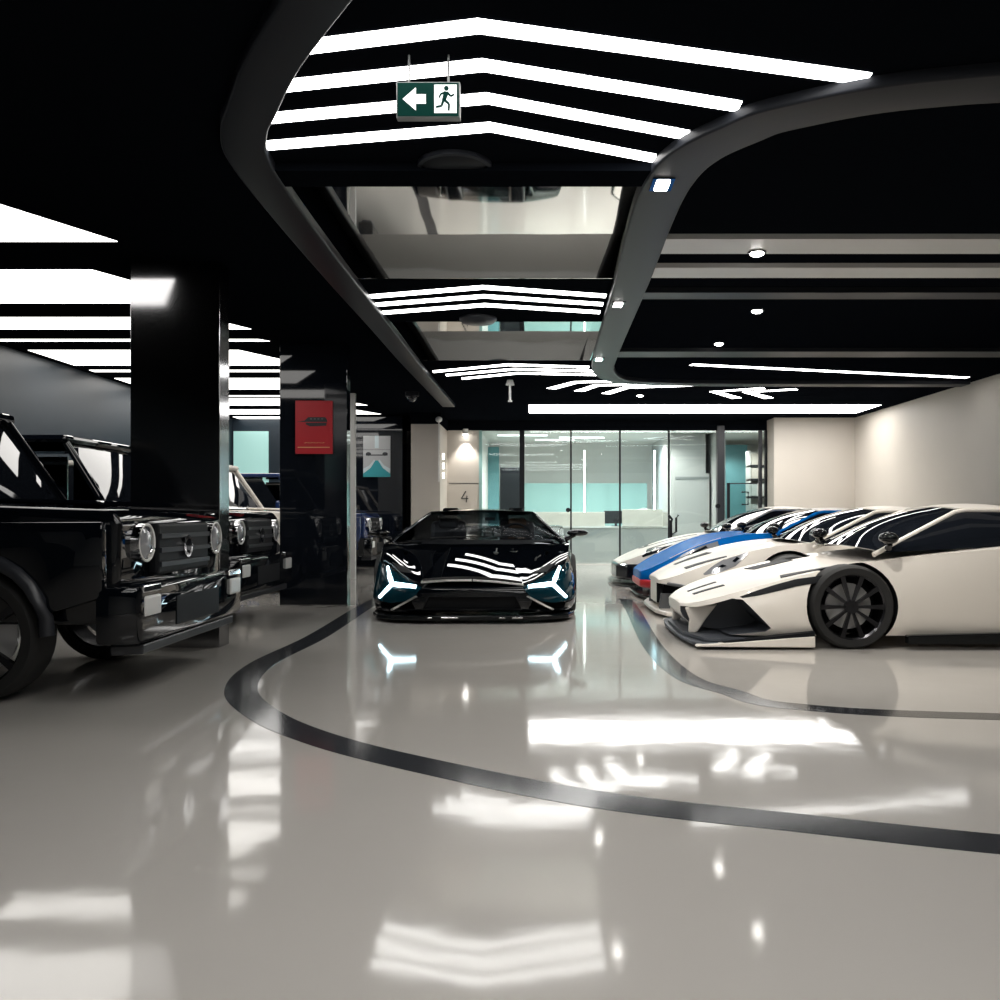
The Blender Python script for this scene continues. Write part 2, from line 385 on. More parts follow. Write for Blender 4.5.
# exit sign
ex, ez = PT(428.5, 119, 4.1)
e = empty('exit_sign', (ex, 4.1, ez), 0, 'green emergency exit sign with white arrow and running figure', 'sign')
MB().box(-.145, .145, -.012, .03, 0, .165).build('sign_frame', M['sign_frame'], e, bevel=.004)
MB().box(-.139, .139, -.016, -.008, .007, .158).build('sign_face', M['green'], e)
ar = MB()
ar.prism([(-.115,.083), (-.055,.135), (-.055,.104), (-.01,.104), (-.01,.062), (-.055,.062), (-.055,.031)][::-1], -.0195, -.015, 'y')
ar.build('arrow', M['sign_white'], e)
fg = MB()
fg.prism([(.028,.02), (.13,.02), (.13,.148), (.028,.148)], -.0178, -.015, 'y')
fg.build('door_panel', M['sign_white'], e)
rm = MB()
rm.cyl((.083,-.0205,.131), .011, .004, 'y', 16)
for a, b, w in [((.084,.115),(.072,.078),.011), ((.086,.113),(.104,.095),.005), ((.104,.095),(.118,.104),.004), ((.08,.112),(.058,.106),.005), ((.058,.106),(.05,.088),.004), ((.073,.08),(.095,.06),.006), ((.095,.06),(.094,.03),.005), ((.07,.08),(.062,.052),.006), ((.062,.052),(.036,.046),.005)]:
    d = Vector((b[0]-a[0], b[1]-a[1])).normalized(); n = Vector((-d.y, d.x))*w
    rm.prism([(a[0]+n.x,a[1]+n.y), (a[0]-n.x,a[1]-n.y), (b[0]-n.x*.8,b[1]-n.y*.8), (b[0]+n.x*.8,b[1]+n.y*.8)], -.0205, -.0165, 'y')
rm.build('running_figure', M['green'], e)
for sx in (-.09, .09): MB().cyl((sx, .01, .16), .005, CEIL-ez-.158).build('hanger', M['sign_frame'], e)

# ------------------------------------------------------------------ back wall and offices
def at(u): return (u-VU)*YG/F
ZT = 2.98
struct(MB().box(XL, XR, YG, YG+.12, ZT, CEIL+.12).build('wall_back', M['ceiling_matte']))
struct(MB().box(at(447), at(479), YG, YG+.15, 0, ZT).build('wall_numbered', M['beige']))
gr = MB().box(at(449), at(478.5), YG-.004, YG+.01, 1.795, 1.81).build('trim_5', M['dark']); struct(gr)
struct(MB().box(XL, (404-VU)*19.6/F, 19.6, 20, 0, CEIL).build('wall_bay', M['hall_left']))
o = MB().box(-6.55, -5.80, 19.55, 19.6, .9, 2.92).build('window_8', M['lit_frost']); struct(o)
cx0, cx1 = (411-VU)*18.5/F, (440-VU)*18.5/F
struct(MB().box(cx0, cx1, 18.5, 20.0, 0, 2.97).build('wall_pillar', M['beige']))
struct(MB().box(cx0-.02, cx1+.02, 18.48, 20.0, 2.97, CEIL).build('wall_pillar_head', M['ceiling_matte']))
struct(MB().box((440.5-VU)*19/F, at(447), 19.0, 20.12, 0, CEIL).build('trim_6', M['sign_frame']))
for k in range(3):
    o = MB().box((441.5-VU)*19/F, (444.5-VU)*19/F, 18.985, 19.001, 2.27-.2*k+0, 2.40-.2*k).build('indicator_lamp', M['lamp_soft'])
    tag(o, ['top square indicator lamp on the grey jamb by the pillar', 'middle square indicator lamp on the grey jamb by the pillar', 'bottom square indicator lamp on the grey jamb by the pillar'][k], 'indicator lamp', 'indicator lamps on the grey jamb')
struct(MB().box(at(767), XR, YG-.6, YG+.2, 0, CEIL).build('wall_right_pillar', M['beige']))
# numeral 4
e = MB()
x4, z4 = at(465), EYE+(VV-497)*YG/F
for a, b in [((.02,.13),(-.08,-.035)), ((-.08,-.035),(.075,-.035)), ((.045,.03),(.03,-.12))]:
    e.tube([(x4+a[0], YG-.006, z4+a[1]), (x4+b[0], YG-.006, z4+b[1])], .012, 6)
tag(e.build('wall_number', M['skirt']), 'thin black numeral 4 on the pale wall left of the glass', 'number')
# spotlight on the numbered wall
e = empty('wall_spotlight', (at(466), YG-.12, EYE+(VV-434)*YG/F), 0, 'white spotlight washing the numbered wall', 'spotlight')
MB().cyl((0,0,-.02), .06, .12, 'z', 20).build('housing', M['plate_white'], e, 40); MB().ball((0,0,-.03), .055, .055, .03).build('lens', M['lamp_spot'], e, 60)
MB().box(-.02, .02, 0, .12, .04, .08).build('bracket', M['dark'], e)
e = empty('wall_detector', (cx1-.02, 18.46, 2.98), 0, 'small white detector on a thin pole at the beige pillar corner', 'detector')
MB().cyl((0,0,-1.2), .012, 1.25).build('pole', M['plate_white'], e, 40); MB().ball((0,0,.08), .07, .05, .06).build('head', M['plate_white'], e, 60)

# glass front
def pane(name, u0, u1, label, m='glass', z0=.02, z1=ZT):
    return struct(MB().box(at(u0)+.02, at(u1)-.02, YG+.02, YG+.035, z0, z1).build(name, M[m]))
us = [480, 522, 571, 620, 669, 717]
for k in range(5): pane(f'window_{k+1}', us[k], us[k+1], '')
for k, u in enumerate(us[1:5]):
    w = .055 if k == 0 else .018
    struct(MB().box(at(u)-w, at(u)+w, YG-.0, YG+.06, 0, ZT).build(f'window_post_{k+1}', M['black_matte']))
struct(MB().box(at(479), at(482), YG-.02, YG+.1, 0, ZT).build('window_post_5', M['teal_pale']))
struct(MB().box(at(717), at(724), YG-.06, YG+.12, 0, ZT+.1).build('window_post_6', M['dark']))
struct(MB().box(at(759), at(762), YG-.02, YG+.08, 0, ZT).build('window_post_7', M['dark']))
struct(MB().box(at(765), at(767.4), YG-.03, YG+.08, 0, ZT).build('window_post_8', M['black_matte']))
pane('window_6', 724, 759, ''); pane('window_7', 762, 765, '')
# patch fittings on the glass
for u, v, lab in [(568, 510, 'black round glass fitting on the post behind the sports car mirror'), (717.5, 506, 'small black lock fitting low on the grey door wall')]:
    z = EYE+(VV-v)*YG/F
    tag(MB().cyl((at(u), YG-.08, z), .05, .1, 'y', 18).build('glass_fitting', M['black_matte'], smooth=40), lab, 'fitting', 'glass fittings')
# swing barrier with a handle before the right pane
e = empty('glass_gate', (at(725), YG-.35, 0), 0, 'low glass gate with black post and square handle in front of the right office', 'gate')
MB().box(-.03, .03, -.03, .03, 0, 1.80).build('post', M['black_matte'], e)
MB().box(.03, .62, -.006, .006, .05, 1.78).build('pane', M['glass'], e)
MB().box(.03, .62, -.012, .012, 1.775, 1.80).build('top_rail', M['dark'], e)
MB().tube([(.28,-.04,1.60), (.42,-.05,1.60), (.42,-.05,1.33), (.28,-.04,1.33)], .018, 8).build('handle', M['black_matte'], e)

# offices behind the glass
YO = 23.6
struct(MB().box(XL, XR, YG+.12, 25, ZT+.05, ZT+.17).build('ceiling_office', M['wall']))
struct(MB().box(XL, XR, YO+.9, YO+1.0, 0, ZT+.1).build('wall_office_back', M['wall']))
struct(MB().box(at(479)-.1, at(479), YG+.15, YO+.9, 0, ZT+.1).build('wall_office_left', M['wall']))
struct(MB().box(-.9, 3.0, YO+.5, YO+.56, 0, 1.95).build('wall_office_teal', M['teal_pale']))
struct(MB().box(-1.6, -.95, YO+.2, YO+.26, .0, 2.9).build('wall_office_teal_left', M['teal']))
struct(MB().box(3.2, at(716), YG+1.2, YO+.9, 0, ZT+.05).build('wall_office_block', M['grey_wall']))
e = empty('door_leaf', (3.7, YG+1.2, 0), 0, 'pale grey flush door with a recessed top line behind the glass', 'door')
e['kind'] = 'structure'; e.name = 'door_1'
del e['category']
MB().box(-.42, .40, -.03, .0, .02, 2.08).build('door_panel', M['grey_wall'], e)
MB().box(-.40, .38, -.045, -.03, 1.94, 2.0).build('door_rail', M['sign_frame'], e)
struct(MB().box(at(722), at(724)+.06, YG+.12, YO+.9, 0, ZT+.05).build('wall_office_partition', M['grey_wall']))
struct(MB().box(4.62, 5.45, YO-.5, YO-.44, 0, 2.9).build('wall_office_teal_right', M['teal']))
# shelf unit in the right office
e = empty('shelf_unit', (5.65, YG+1.6, 0), 0, 'pale shelf unit with stacked boards in the right office', 'shelf')
MB().box(-.5, .6, .35, .4, 0, 2.65).build('back_panel', M['plate_white'], e)
for z in (.4, .95, 1.5, 1.92, 2.25): MB().box(-.5, .6, 0, .35, z, z+.05).build('shelf', M['dark'] if z > 1.4 else M['plate_white'], e)
for x in (-.5, .57): MB().box(x, x+.03, 0, .35, 0, 2.65).build('side_panel', M['plate_white'], e)
for k, (z, h, c) in enumerate([(2.30,.28,'marble'), (1.97,.26,'marble'), (1.55,.3,'plate_white'), (1.0,.35,'plate_white')]):
    tag(MB().box(5.2, 6.2, YG+1.62, YG+1.9, z+.004, z+h).build('storage_box', M[c], bevel=.01), ['cream box on the top board of the office shelf', 'cream box on the second board of the office shelf', 'white box on the third board of the office shelf', 'white box on the fourth board of the office shelf'][k], 'box', 'boxes in the office shelf')
# office lamps
for k, (x0, x1) in enumerate([(.82, 2.9), (3.2, 4.0), (4.3, 5.6)]):
    tag(MB().box(x0, x1, YG+.25, YG+.42, ZT+.02, ZT+.06).build('office_ceiling_light', M['lamp_office']), ['long white office lamp above the reception desk', 'short white office lamp before the grey door', 'white office lamp in the right hand office'][k], 'ceiling light', 'office ceiling lamps')
for k, (x0, x1, y) in enumerate([(-.9, .3, 21.6), (.6, 1.7, 22.2), (.0, 1.0, 22.9)]):
    tag(MB().box(x0, x1, y, y+.12, ZT+.02, ZT+.06).build('office_ceiling_light', M['lamp_office']), ['thin office strip lamp left over the display', 'thin office strip lamp over the desk middle', 'thin office strip lamp near the teal wall'][k], 'ceiling light', 'office ceiling lamps')
for u, lab in [(584.5, 'left upright light tube behind the glass'), (654.5, 'right upright bluish light tube behind the glass')]:
    x = (u-VU)*23/F
    tag(MB().box(x-.02, x+.02, 23, 23.04, 0, 2.75).build('light_tube', M['drl'] if u > 600 else M['lamp_soft']), lab, 'light tube', 'upright light tubes')
# display panel, desk
xs0, xs1 = (500-VU)*20.8/F, (521.5-VU)*20.8/F
e = empty('display_panel', ((xs0+xs1)/2, 20.8, 0), 0, 'tall black display board standing behind the glass left of centre', 'display')
hw = (xs1-xs0)/2
MB().box(-hw, hw, 0, .08, .9, EYE+(VV-467)*20.8/F).build('screen', M['dark'], e, bevel=.015)
MB().box(-hw*.8, hw*.8, .0, .3, 0, .05).build('base', M['black_matte'], e); MB().box(-.06, .06, .02, .07, .05, .9).build('stand', M['black_matte'], e)
e = empty('reception_desk', (1.9, 20.9, 0), 0, 'long grey reception desk standing behind the glass front', 'desk')
MB().box(-2.1, 1.25, 0, .6, 0, .80).build('body', M['counter'], e)
MB().box(-2.13, 1.28, -.04, .64, .80, .84).build('worktop', M['plate_white'], e)
tag(MB().box(-.2, 1.62, 20.88, 20.96, .84, 1.17).build('counter_block', M['marble'], bevel=.005), 'long low marble block on the reception desk left of the monitor', 'counter block')
tag(MB().box(2.97, 3.14, 20.88, 20.96, .84, 1.16).build('counter_block', M['marble'], bevel=.005), 'short marble block at the right end of the reception desk', 'counter block')
tag(MB().box(2.02, 2.95, 20.80, 20.88, .845, 1.23).build('counter_block', M['marble'], bevel=.006), 'raised pale marble block on the reception desk right of the monitor', 'counter block')
e = empty('monitor', (1.9, 21.1, .84), 0, 'dark monitor on the reception desk seen through the gap', 'monitor')
MB().box(-.28, .25, 0, .04, .06, .36).build('screen', M['dark'], e, bevel=.008); MB().cyl((0,.03,0), .03, .1).build('stand', M['dark'], e); MB().box(-.1,.1,-.06,.12,0,.012).build('base', M['dark'], e)
e = empty('desk_chair', ((644-VU)*22.3/F, 22.3, 0), 0, 'black round backed desk chair showing above the reception desk', 'chair')
MB().ball((0,.06,1.0), .27, .07, .28).build('backrest', M['leather'], e, 60); MB().ball((0,-.15,.5), .27, .27, .08).build('seat', M['leather'], e, 60)
MB().cyl((0,-.12,.08), .03, .4).build('column', M['dark'], e, 40)
b = MB()
for k in range(5): b.tube([(0,-.12,.09), (.28*math.cos(k*2*PI/5), -.12+.28*math.sin(k*2*PI/5), .03)], .025, 8)
b.build('base', M['dark'], e); MB().box(-.03,.03,.0,.06,.5,.8).build('back_support', M['dark'], e)
e = empty('tablet_stand', ((671-VU)*17.2/F, 17.2, 0), 0, 'slim black floor stand with two prongs before the reception glass', 'stand')
MB().cyl((0,0,0), .16, .02).build('base', M['black_matte'], e, 40); MB().cyl((0,0,.02), .025, .98).build('pole', M['black_matte'], e, 40)
MB().tube([(0,0,.72), (.1,0,.78), (.1,0,1.04), (.14,0,1.1)], .022, 8).build('prong', M['black_matte'], e, 40); MB().tube([(0,0,.95), (.02,0,1.02), (-.05,-.02,1.1)], .024, 8).build('prong', M['black_matte'], e, 40)

# ------------------------------------------------------------------ columns of the left bay
struct(MB().box(-3.12, -2.298, 11.0, 11.2, 0, CEIL).build('wall_column_black', M['black_gloss'], bevel=.004))
struct(MB().box(-3.35, -2.61, 7.45, 7.68, 0, CEIL).build('wall_column_steel', M['steel'], bevel=.004))
struct(MB().box(-3.9, -3.10, 15.5, 15.6, 0, CEIL).build('wall_column_grey', M['grey_wall'], bevel=.004))
struct(MB().box(-4.2, -2.80, 19.0, 19.6, 0, CEIL).build('wall_column_rear', M['black_gloss'], bevel=.004))
for k, (z0, z1) in enumerate([(.15, .17), (.52, .54), (1.0, 1.02)]):
    pass
# posters
x0, z0 = PT(296, 454, 11); x1, z1 = PT(333, 401, 11)
e = empty('poster', ((x0+x1)/2, 11, z0), 0, 'red car poster on the glossy black column', 'poster')
w, h = (x1-x0)/2, z1-z0
MB().box(-w, w, -.03, 0, 0, h).build('board', M['red_poster'], e)
c = MB()
c.prism([(-w*.95,h*.60), (-w*.5,h*.625), (-w*.3,h*.69), (w*.62,h*.69), (w*.72,h*.63), (w*.72,h*.60)], -.034, -.03, 'y')
c.prism([(-w*.45,h*.585), (w*.7,h*.585), (w*.66,h*.53), (-w*.2,h*.515), (-w*.42,h*.55)], -.034, -.03, 'y')
c.build('car_picture', M['dark'], e)
c = MB()
for k in range(4): c.box(-w*.2+k*w*.2, -w*.1+k*w*.2, -.036, -.034, h*.645, h*.67)
c.build('picture_windows', M['mesh_grey'], e)
c = MB()
for k in range(7): c.tube([(-w*.5+k*.036, -.033, h*.2+.006*(k % 2)), (-w*.5+k*.036+.025, -.033, h*.205+.008*((k+1) % 2))], .004, 5)
c.box(-w*.88, w*.85, -.033, -.03, h*.115, h*.13)
c.build('caption_lines', M['gold'], e)
x0, z0 = PT(363.5, 477, 19); x1, z1 = PT(390.5, 436, 19)
e = empty('poster', ((x0+x1)/2, 19, z0), 0, 'grey and teal car poster on the rear black column', 'poster')
w, h = (x1-x0)/2, z1-z0
MB().box(-w, w, -.03, 0, 0, h).build('board', M['paper_grey'], e)
MB().prism([(-w,0), (w,0), (w,h*.08), (w*.45,h*.22), (w*.1,h*.40), (-w*.1,h*.40), (-w*.45,h*.22), (-w,h*.08)], -.033, -.03, 'y').build('teal_shape', M['paper_teal'], e)
c = MB()
for s in (-1, 1): c.prism([(s*w,h*.08), (s*w*.45,h*.22), (s*w*.12,h*.40), (s*w*.2,h*.42), (s*w*.55,h*.28), (s*w,h*.2)], -.033, -.03, 'y')
c.build('pale_edge', M['paper_pale'], e)
c = MB(); c.box(-w*.8, w*.8, -.034, -.03, h*.52, h*.545)
for s in (-1, 1): c.ball((s*w*.62, -.032, h*.56), w*.2, .004, h*.045)
c.box(-w, w, -.033, -.03, h*.66, h*.667)
c.build('car_picture', M['dark'], e)
MB().box(-w*.15, w*.15, -.0325, -.03, h*.7, h).build('pale_band', M['paper_pale'], e)

# ------------------------------------------------------------------ cars
def loft(stations, creases=(), cutters=(), mats=None, level=2, name='body', nose=0.0):
    n = len(stations[0][1]); R = 2*n-2
    vs = []
    for y, pr in stations:
        ring = [(x, y, z) for x, z in pr] + [(-x, y, z) for x, z in pr[-2:0:-1]]
        vs += ring
    fs = []
    for i in range(len(stations)-1):
        fs += [(i*R+k, i*R+(k+1) % R, (i+1)*R+(k+1) % R, (i+1)*R+k) for k in range(R)]
    for base, flip in ((0, False), ((len(stations)-1)*R, True)):
        for k in range(n-1):
            a, b2 = k, k+1; a2, b3 = (R-k) % R, R-k-1
            q = [a, b2, b3, a2]; q = [base+i for i in dict.fromkeys(q)]
            fs.append(tuple(q[::-1] if flip else q))
    me = bpy.data.meshes.new(name); me.from_pydata(vs, [], fs); me.validate()
    bm = bmesh.new(); bm.from_mesh(me)
    bmesh.ops.recalc_face_normals(bm, faces=bm.faces)
    cl = bm.edges.layers.float.get('crease_edge') or bm.edges.layers.float.new('crease_edge')
    bm.verts.ensure_lookup_table()
    for e in bm.edges:
        a, b2 = e.verts[0].index, e.verts[1].index
        if a//R == 0 and b2//R == 0 and nose and (abs(a-b2) in (1, R-1)): e[cl] = nose
        if a//R != b2//R and a % R == b2 % R:
            k = a % R; k = min(k, R-k)
            for idx, c in creases:
                if idx == k: e[cl] = c
    bm.to_mesh(me); bm.free()
    for m in (mats or []): me.materials.append(m)
    ob = bpy.data.objects.new(name, me); COL.objects.link(ob)
    md = ob.modifiers.new('s', 'SUBSURF'); md.levels = level; md.render_levels = level
    dg = bpy.context.evaluated_depsgraph_get()
    ev = ob.evaluated_get(dg); m0 = bpy.data.meshes.new_from_object(ev)
    bvh = BVHTree.FromPolygons([v.co[:] for v in m0.vertices], [p.vertices[:] for p in m0.polygons])
    tmp = []
    for cb, cm in cutters:
        c = cb.build('cutter', cm); tmp.append(c)
        md = ob.modifiers.new('b', 'BOOLEAN'); md.operation = 'DIFFERENCE'; md.object = c; md.solver = 'EXACT'
        try: md.material_mode = 'TRANSFER'
        except Exception: pass
    if cutters:
        dg = bpy.context.evaluated_depsgraph_get(); dg.update()
        m1 = bpy.data.meshes.new_from_object(ob.evaluated_get(dg))
    else: m1 = m0
    bpy.data.objects.remove(ob)
    for c in tmp: bpy.data.objects.remove(c)
    m1.name = name
    shade(m1, 38)
    return m1, bvh

def link(me, name, parent):
    o = bpy.data.objects.new(name, me); COL.objects.link(o); o.parent = parent; return o

DIRS = {'front': (0, 1, 0), 'top': (0, 0, -1), 'side': (-1, 0, 0), 'rear': (0, -1, 0)}
def resample(P, n):
    P = [Vector(p) for p in P]; L = [0]
    for a, b in zip(P, P[1:]): L.append(L[-1] + (b-a).length)
    out = []
    for k in range(n+1):
        t = L[-1]*k/n; i = 0
        while i < len(L)-2 and L[i+1] < t: i += 1
        q = 0 if L[i+1] == L[i] else (t-L[i])/(L[i+1]-L[i]); out.append(P[i].lerp(P[i+1], q))
    return out
def drape(mb, bvh, A, B, view, off=.006, n=14, m=6, deep=.02, mirror=False):
    """a patch lying on the bodywork; A and B are its two long edges in the given view"""
    d = Vector(DIRS[view]); A = resample(A, n); B = resample(B, n); top = []; bot = []
    for i in range(m+1):
        rt = []; rb = []
        for j in range(n+1):
            p = A[j].lerp(B[j], i/m)
            q = {'front': Vector((p.x, -3, p.y)), 'rear': Vector((p.x, 9, p.y)), 'top': Vector((p.x, p.y, 4)), 'side': Vector((4, p.x, p.y))}[view]
            loc, nor, _, _ = bvh.ray_cast(q, d)
            k = 0
            while loc is None and view == 'side' and k < 20:
                q.z -= .015; k += 1; loc, nor, _, _ = bvh.ray_cast(q, d)
            if loc is None:
                flat = {'front': Vector((p.x, .3, p.y)), 'rear': Vector((p.x, 4.5, p.y)), 'top': Vector((p.x, p.y, .7)), 'side': Vector((.9, p.x, p.y))}[view]
                loc, nor, _, _ = bvh.find_nearest(flat)
            if nor.dot(d) > 0: nor = -nor
            rt.append(loc + nor*off); rb.append(loc - nor*deep)
        top.append(rt); bot.append(rb)
    mb.shell(top, bot)
    if mirror:
        f = lambda g: [[Vector((-p.x, p.y, p.z)) for p in r] for r in g]
        mb.shell(f(top), f(bot))
    return mb

def wheel(parent, x, y, r=.34, w=.26, spokes=10, hub='rim'):
    s = 1 if x > 0 else -1
    f = x*1.0; i = x - s*w
    b = MB()
    b.lathe([(r*.80, 0), (r*.80, -s*w*.9), (r*.74, -s*w*.9), (r*.74, -s*.02)], (f, y, r), 'x', 36, True)
    for k in range(spokes):
        a = 2*PI*k/spokes; da = .11
        def P(rr, aa, t): return (f+t, y+rr*math.cos(aa), r+rr*math.sin(aa))
        b.add([P(.04, a-da*2, -s*.03), P(.04, a+da*2, -s*.03), P(r*.77, a+da*.7, -s*.012), P(r*.77, a-da*.7, -s*.012),
               P(.04, a-da*2, -s*.06), P(.04, a+da*2, -s*.06), P(r*.77, a+da*.7, -s*.05), P(r*.77, a-da*.7, -s*.05)],
              [(0,1,2,3), (7,6,5,4), (0,4,5,1), (1,5,6,2), (2,6,7,3), (3,7,4,0)])
    b.cyl((f-s*.07, y, r), .055, s*.05, 'x', 16)
    o = b.build('wheel', M[hub], parent, 40)
    MB().lathe([(r*.78, 0), (r*.93, s*.008), (r*.985, -s*.015), (r, -s*.05), (r, -s*(w-.05)), (r*.985, -s*(w-.015)), (r*.93, -s*w), (r*.78, -s*w)], (f, y, r), 'x', 40, True).build('tire', M['rubber'], o, 40)
    MB().cyl((f-s*.14, y, r), r*.55, s*.02, 'x', 28).build('brake_disc', M['alu'], o, 40)
    return o

def arch_cut(x0, x1, y, r, zc):
    b = MB(); b.cyl((min(x0, x1), y, zc), r, abs(x1-x0), 'x', 40); return b

def cabin(parent, wb, wt, rr, rb, xs, glass='dark_glass', paint='paint_black', roof_mat=None, bulge=.06, pil=.022):
    """wb, wt, rr, rb: (y, z) of windscreen base and top, roof rear, rear screen base; xs: half widths at each"""
    A = [Vector((xs[0], *wb)), Vector((xs[1], *wt)), Vector((xs[2], *rr)), Vector((xs[3], *rb))]
    Mi = [Vector((-p.x, p.y, p.z)) for p in A]
    b = MB(); b.sheet(grid4(Mi[0], A[0], A[1], Mi[1], 14, 10, (0, -.10, bulge)), .008); b.build('windscreen', M[glass], parent, 60)
    b = MB(); b.sheet(grid4(Mi[1], A[1], A[2], Mi[2], 14, 8, (0, 0, bulge*.75)), .02); b.build('roof', M[roof_mat or paint], parent, 60)
    b = MB(); b.sheet(grid4(Mi[2], A[2], A[3], Mi[3], 14, 8, (0, .06, bulge*.6)), .008); b.build('rear_screen', M['screen_glass' if glass == 'screen_glass' else 'dark_glass'], parent, 60)
    belt = [A[0].lerp(A[3], t) + Vector((.03*math.sin(PI*t), 0, -.015)) for t in (0, .35, .7, 1)]
    top = [A[0].lerp(A[1], .02), A[1], A[1].lerp(A[2], .6), A[2].lerp(A[3], .95)]
    for s in (1, -1):
        g = []
        P, Q = resample(top, 14), resample(belt, 14)
        for i in range(7):
            t = i/6; g.append([Vector((s*(P[j].lerp(Q[j], t).x + .045*math.sin(PI*t)*math.sin(PI*j/14)), P[j].lerp(Q[j], t).y, P[j].lerp(Q[j], t).z)) for j in range(15)])
        b = MB(); b.sheet(g, .008*s); b.build('side_window', M['screen_glass' if glass == 'screen_glass' else 'dark_glass'], parent, 60)
        b = MB(); pp = resample([A[0]+Vector((.01,-.02,-.03)), A[1], A[2], A[3]+Vector((.01,.05,-.03))], 24)
        b.tube([(s*p.x, p.y, p.z) for p in pp], pil, 8); b.build('roof_rail', M[paint], parent, 60)

def mirror_arm(parent, x, y, z, x2, m='paint_black', h=.05):
    for s in (1, -1):
        b = MB(); b.ball((s*(x2-.105), y, z+.05), .115, .075, h, 16, 10); o = b.build('wing_mirror', M[m], parent, 60)
        MB().tube([(s*x, y+.02, z-.03), (s*(x+.06), y+.01, z+.0), (s*(x2-.12), y, z+.03)], [.03, .022, .02], 8).build('mirror_stalk', M['carbon'], o, 60)

# ---------- the black sports car in the aisle
hero = empty('sports_car', (-.640, 9.12, 0), math.radians(1.0), 'black low sports car facing the viewer with glowing Y-shaped headlamps', 'car')
hero.scale = (1.10, 1, 1)
hs = [
 (0.00, [(0,.13),(.52,.13),(.60,.22),(.55,.31),(.42,.335),(.2,.345),(0,.35)]),
 (0.10, [(0,.10),(.74,.10),(.80,.23),(.70,.375),(.47,.375),(.24,.38),(0,.385)]),
 (0.32, [(0,.10),(.93,.10),(.98,.27),(.87,.52),(.52,.445),(.26,.445),(0,.45)]),
 (0.75, [(0,.10),(1.0,.10),(1.03,.34),(.94,.73),(.60,.575),(.30,.565),(0,.57)]),
 (1.15, [(0,.10),(1.0,.10),(1.03,.38),(.96,.81),(.70,.70),(.34,.68),(0,.685)]),
 (1.50, [(0,.10),(.98,.10),(1.01,.40),(.95,.79),(.80,.79),(.40,.785),(0,.785)]),
 (2.50, [(0,.10),(.97,.10),(1.0,.42),(.96,.82),(.80,.84),(.40,.85),(0,.85)]),
 (3.30, [(0,.10),(1.02,.10),(1.05,.46),(1.0,.95),(.80,.95),(.40,.95),(0,.96)]),
 (4.20, [(0,.14),(1.03,.14),(1.05,.52),(.99,.97),(.75,.96),(.40,.95),(0,.95)]),
 (4.85, [(0,.30),(.94,.30),(.98,.56),(.90,.86),(.65,.88),(.30,.88),(0,.88)])]
cut = [(arch_cut(s*.70, s*1.3, y, r, r-.01), M['black_matte']) for s in (1, -1) for y, r in ((1.05, .35), (3.75, .37))]
g = MB(); g.prism([(-.46,.14), (.46,.14), (.40,.27), (-.40,.27)], -.3, .10, 'y'); cut.append((g, M['black_matte']))
for s in (1, -1):
    g = MB(); g.prism([(s*.52,.14), (s*.86,.13), (s*.88,.19), (s*.58,.27)], -.3, .34, 'y'); cut.append((g, M['black_matte']))
me, bv = loft(hs, [(1, .8), (3, .75), (4, .55)], cut, [M['paint_black'], M['black_matte'], M['intake']])
link(me, 'body', hero)
cabin(hero, (1.40,.795), (2.50,1.125), (3.25,1.11), (4.25,.955), (.92,.60,.55,.62), 'screen_glass', 'paint_black')
# bonnet panel; a bright tube imitates the highlight along its edge
A, B = [(-.46,.10), (.46,.10)], [(-.27,1.04), (.27,1.04)]
b = MB()
g = []
for i in range(9):
    t = i/8; hw = .46*(1-t) + .27*t
    g.append([Vector((hw*q/8, .09 + .95*t, .432 + .31*t - .04*t*t - .17*(hw*q/8)**2 - .03*hw*q/8)) for q in range(-8, 9)])
b.sheet(g, .04)
b.build('bonnet_panel', M['paint_black'], hero, 40)
b = MB()
def edge(p, q, w, view='top', off=.010, mir=False):
    p, q = Vector(p), Vector(q); d = (q-p).normalized(); n = Vector((-d.y, d.x))*w/2
    drape(b, bv, [p+n, q+n], [p-n, q-n], view, off, 10, 2, .02, mir)
for s in (1, -1): b.tube([(s*.006,.086,.432), (s*.24,.084,.423-s*.007), (s*.466,.086,.398-s*.014), (s*.370,.56,.557-s*.011), (s*.274,1.045,.694-s*.008), (s*.006,1.045,.706)], .013, 8)
b.build('bonnet_edge_highlight', M['highlight_metal'], hero)
# badge
MB().prism([(-.03,.12), (0,.10), (.03,.12), (.028,.20), (-.028,.20)], .445, .465, 'z').build('badge', M['carbon'], hero, bevel=.004)
# headlamps
for s in (1, -1):
    b = MB(); drape(b, bv, [(s*.47,.355), (s*.62,.43), (s*.92,.60)], [(s*.56,.24), (s*.75,.20), (s*.97,.22)], 'front', .006, 14, 8)
    h = b.build('headlamp', M['lamp_house'], hero, 40)
    b = MB(); J = Vector((s*.745,.385))
    for T, w in (((s*.52,.36), .018), ((s*.83,.545), .016), ((s*.875,.245), .016)):
        T = Vector(T); d = (T-J).normalized(); n = Vector((-d.y, d.x))*w
        drape(b, bv, [J+n, T+n*.6], [J-n, T-n*.6], 'front', .016, 8, 2, .012)
    b.build('light_bar', M['drl'], h)
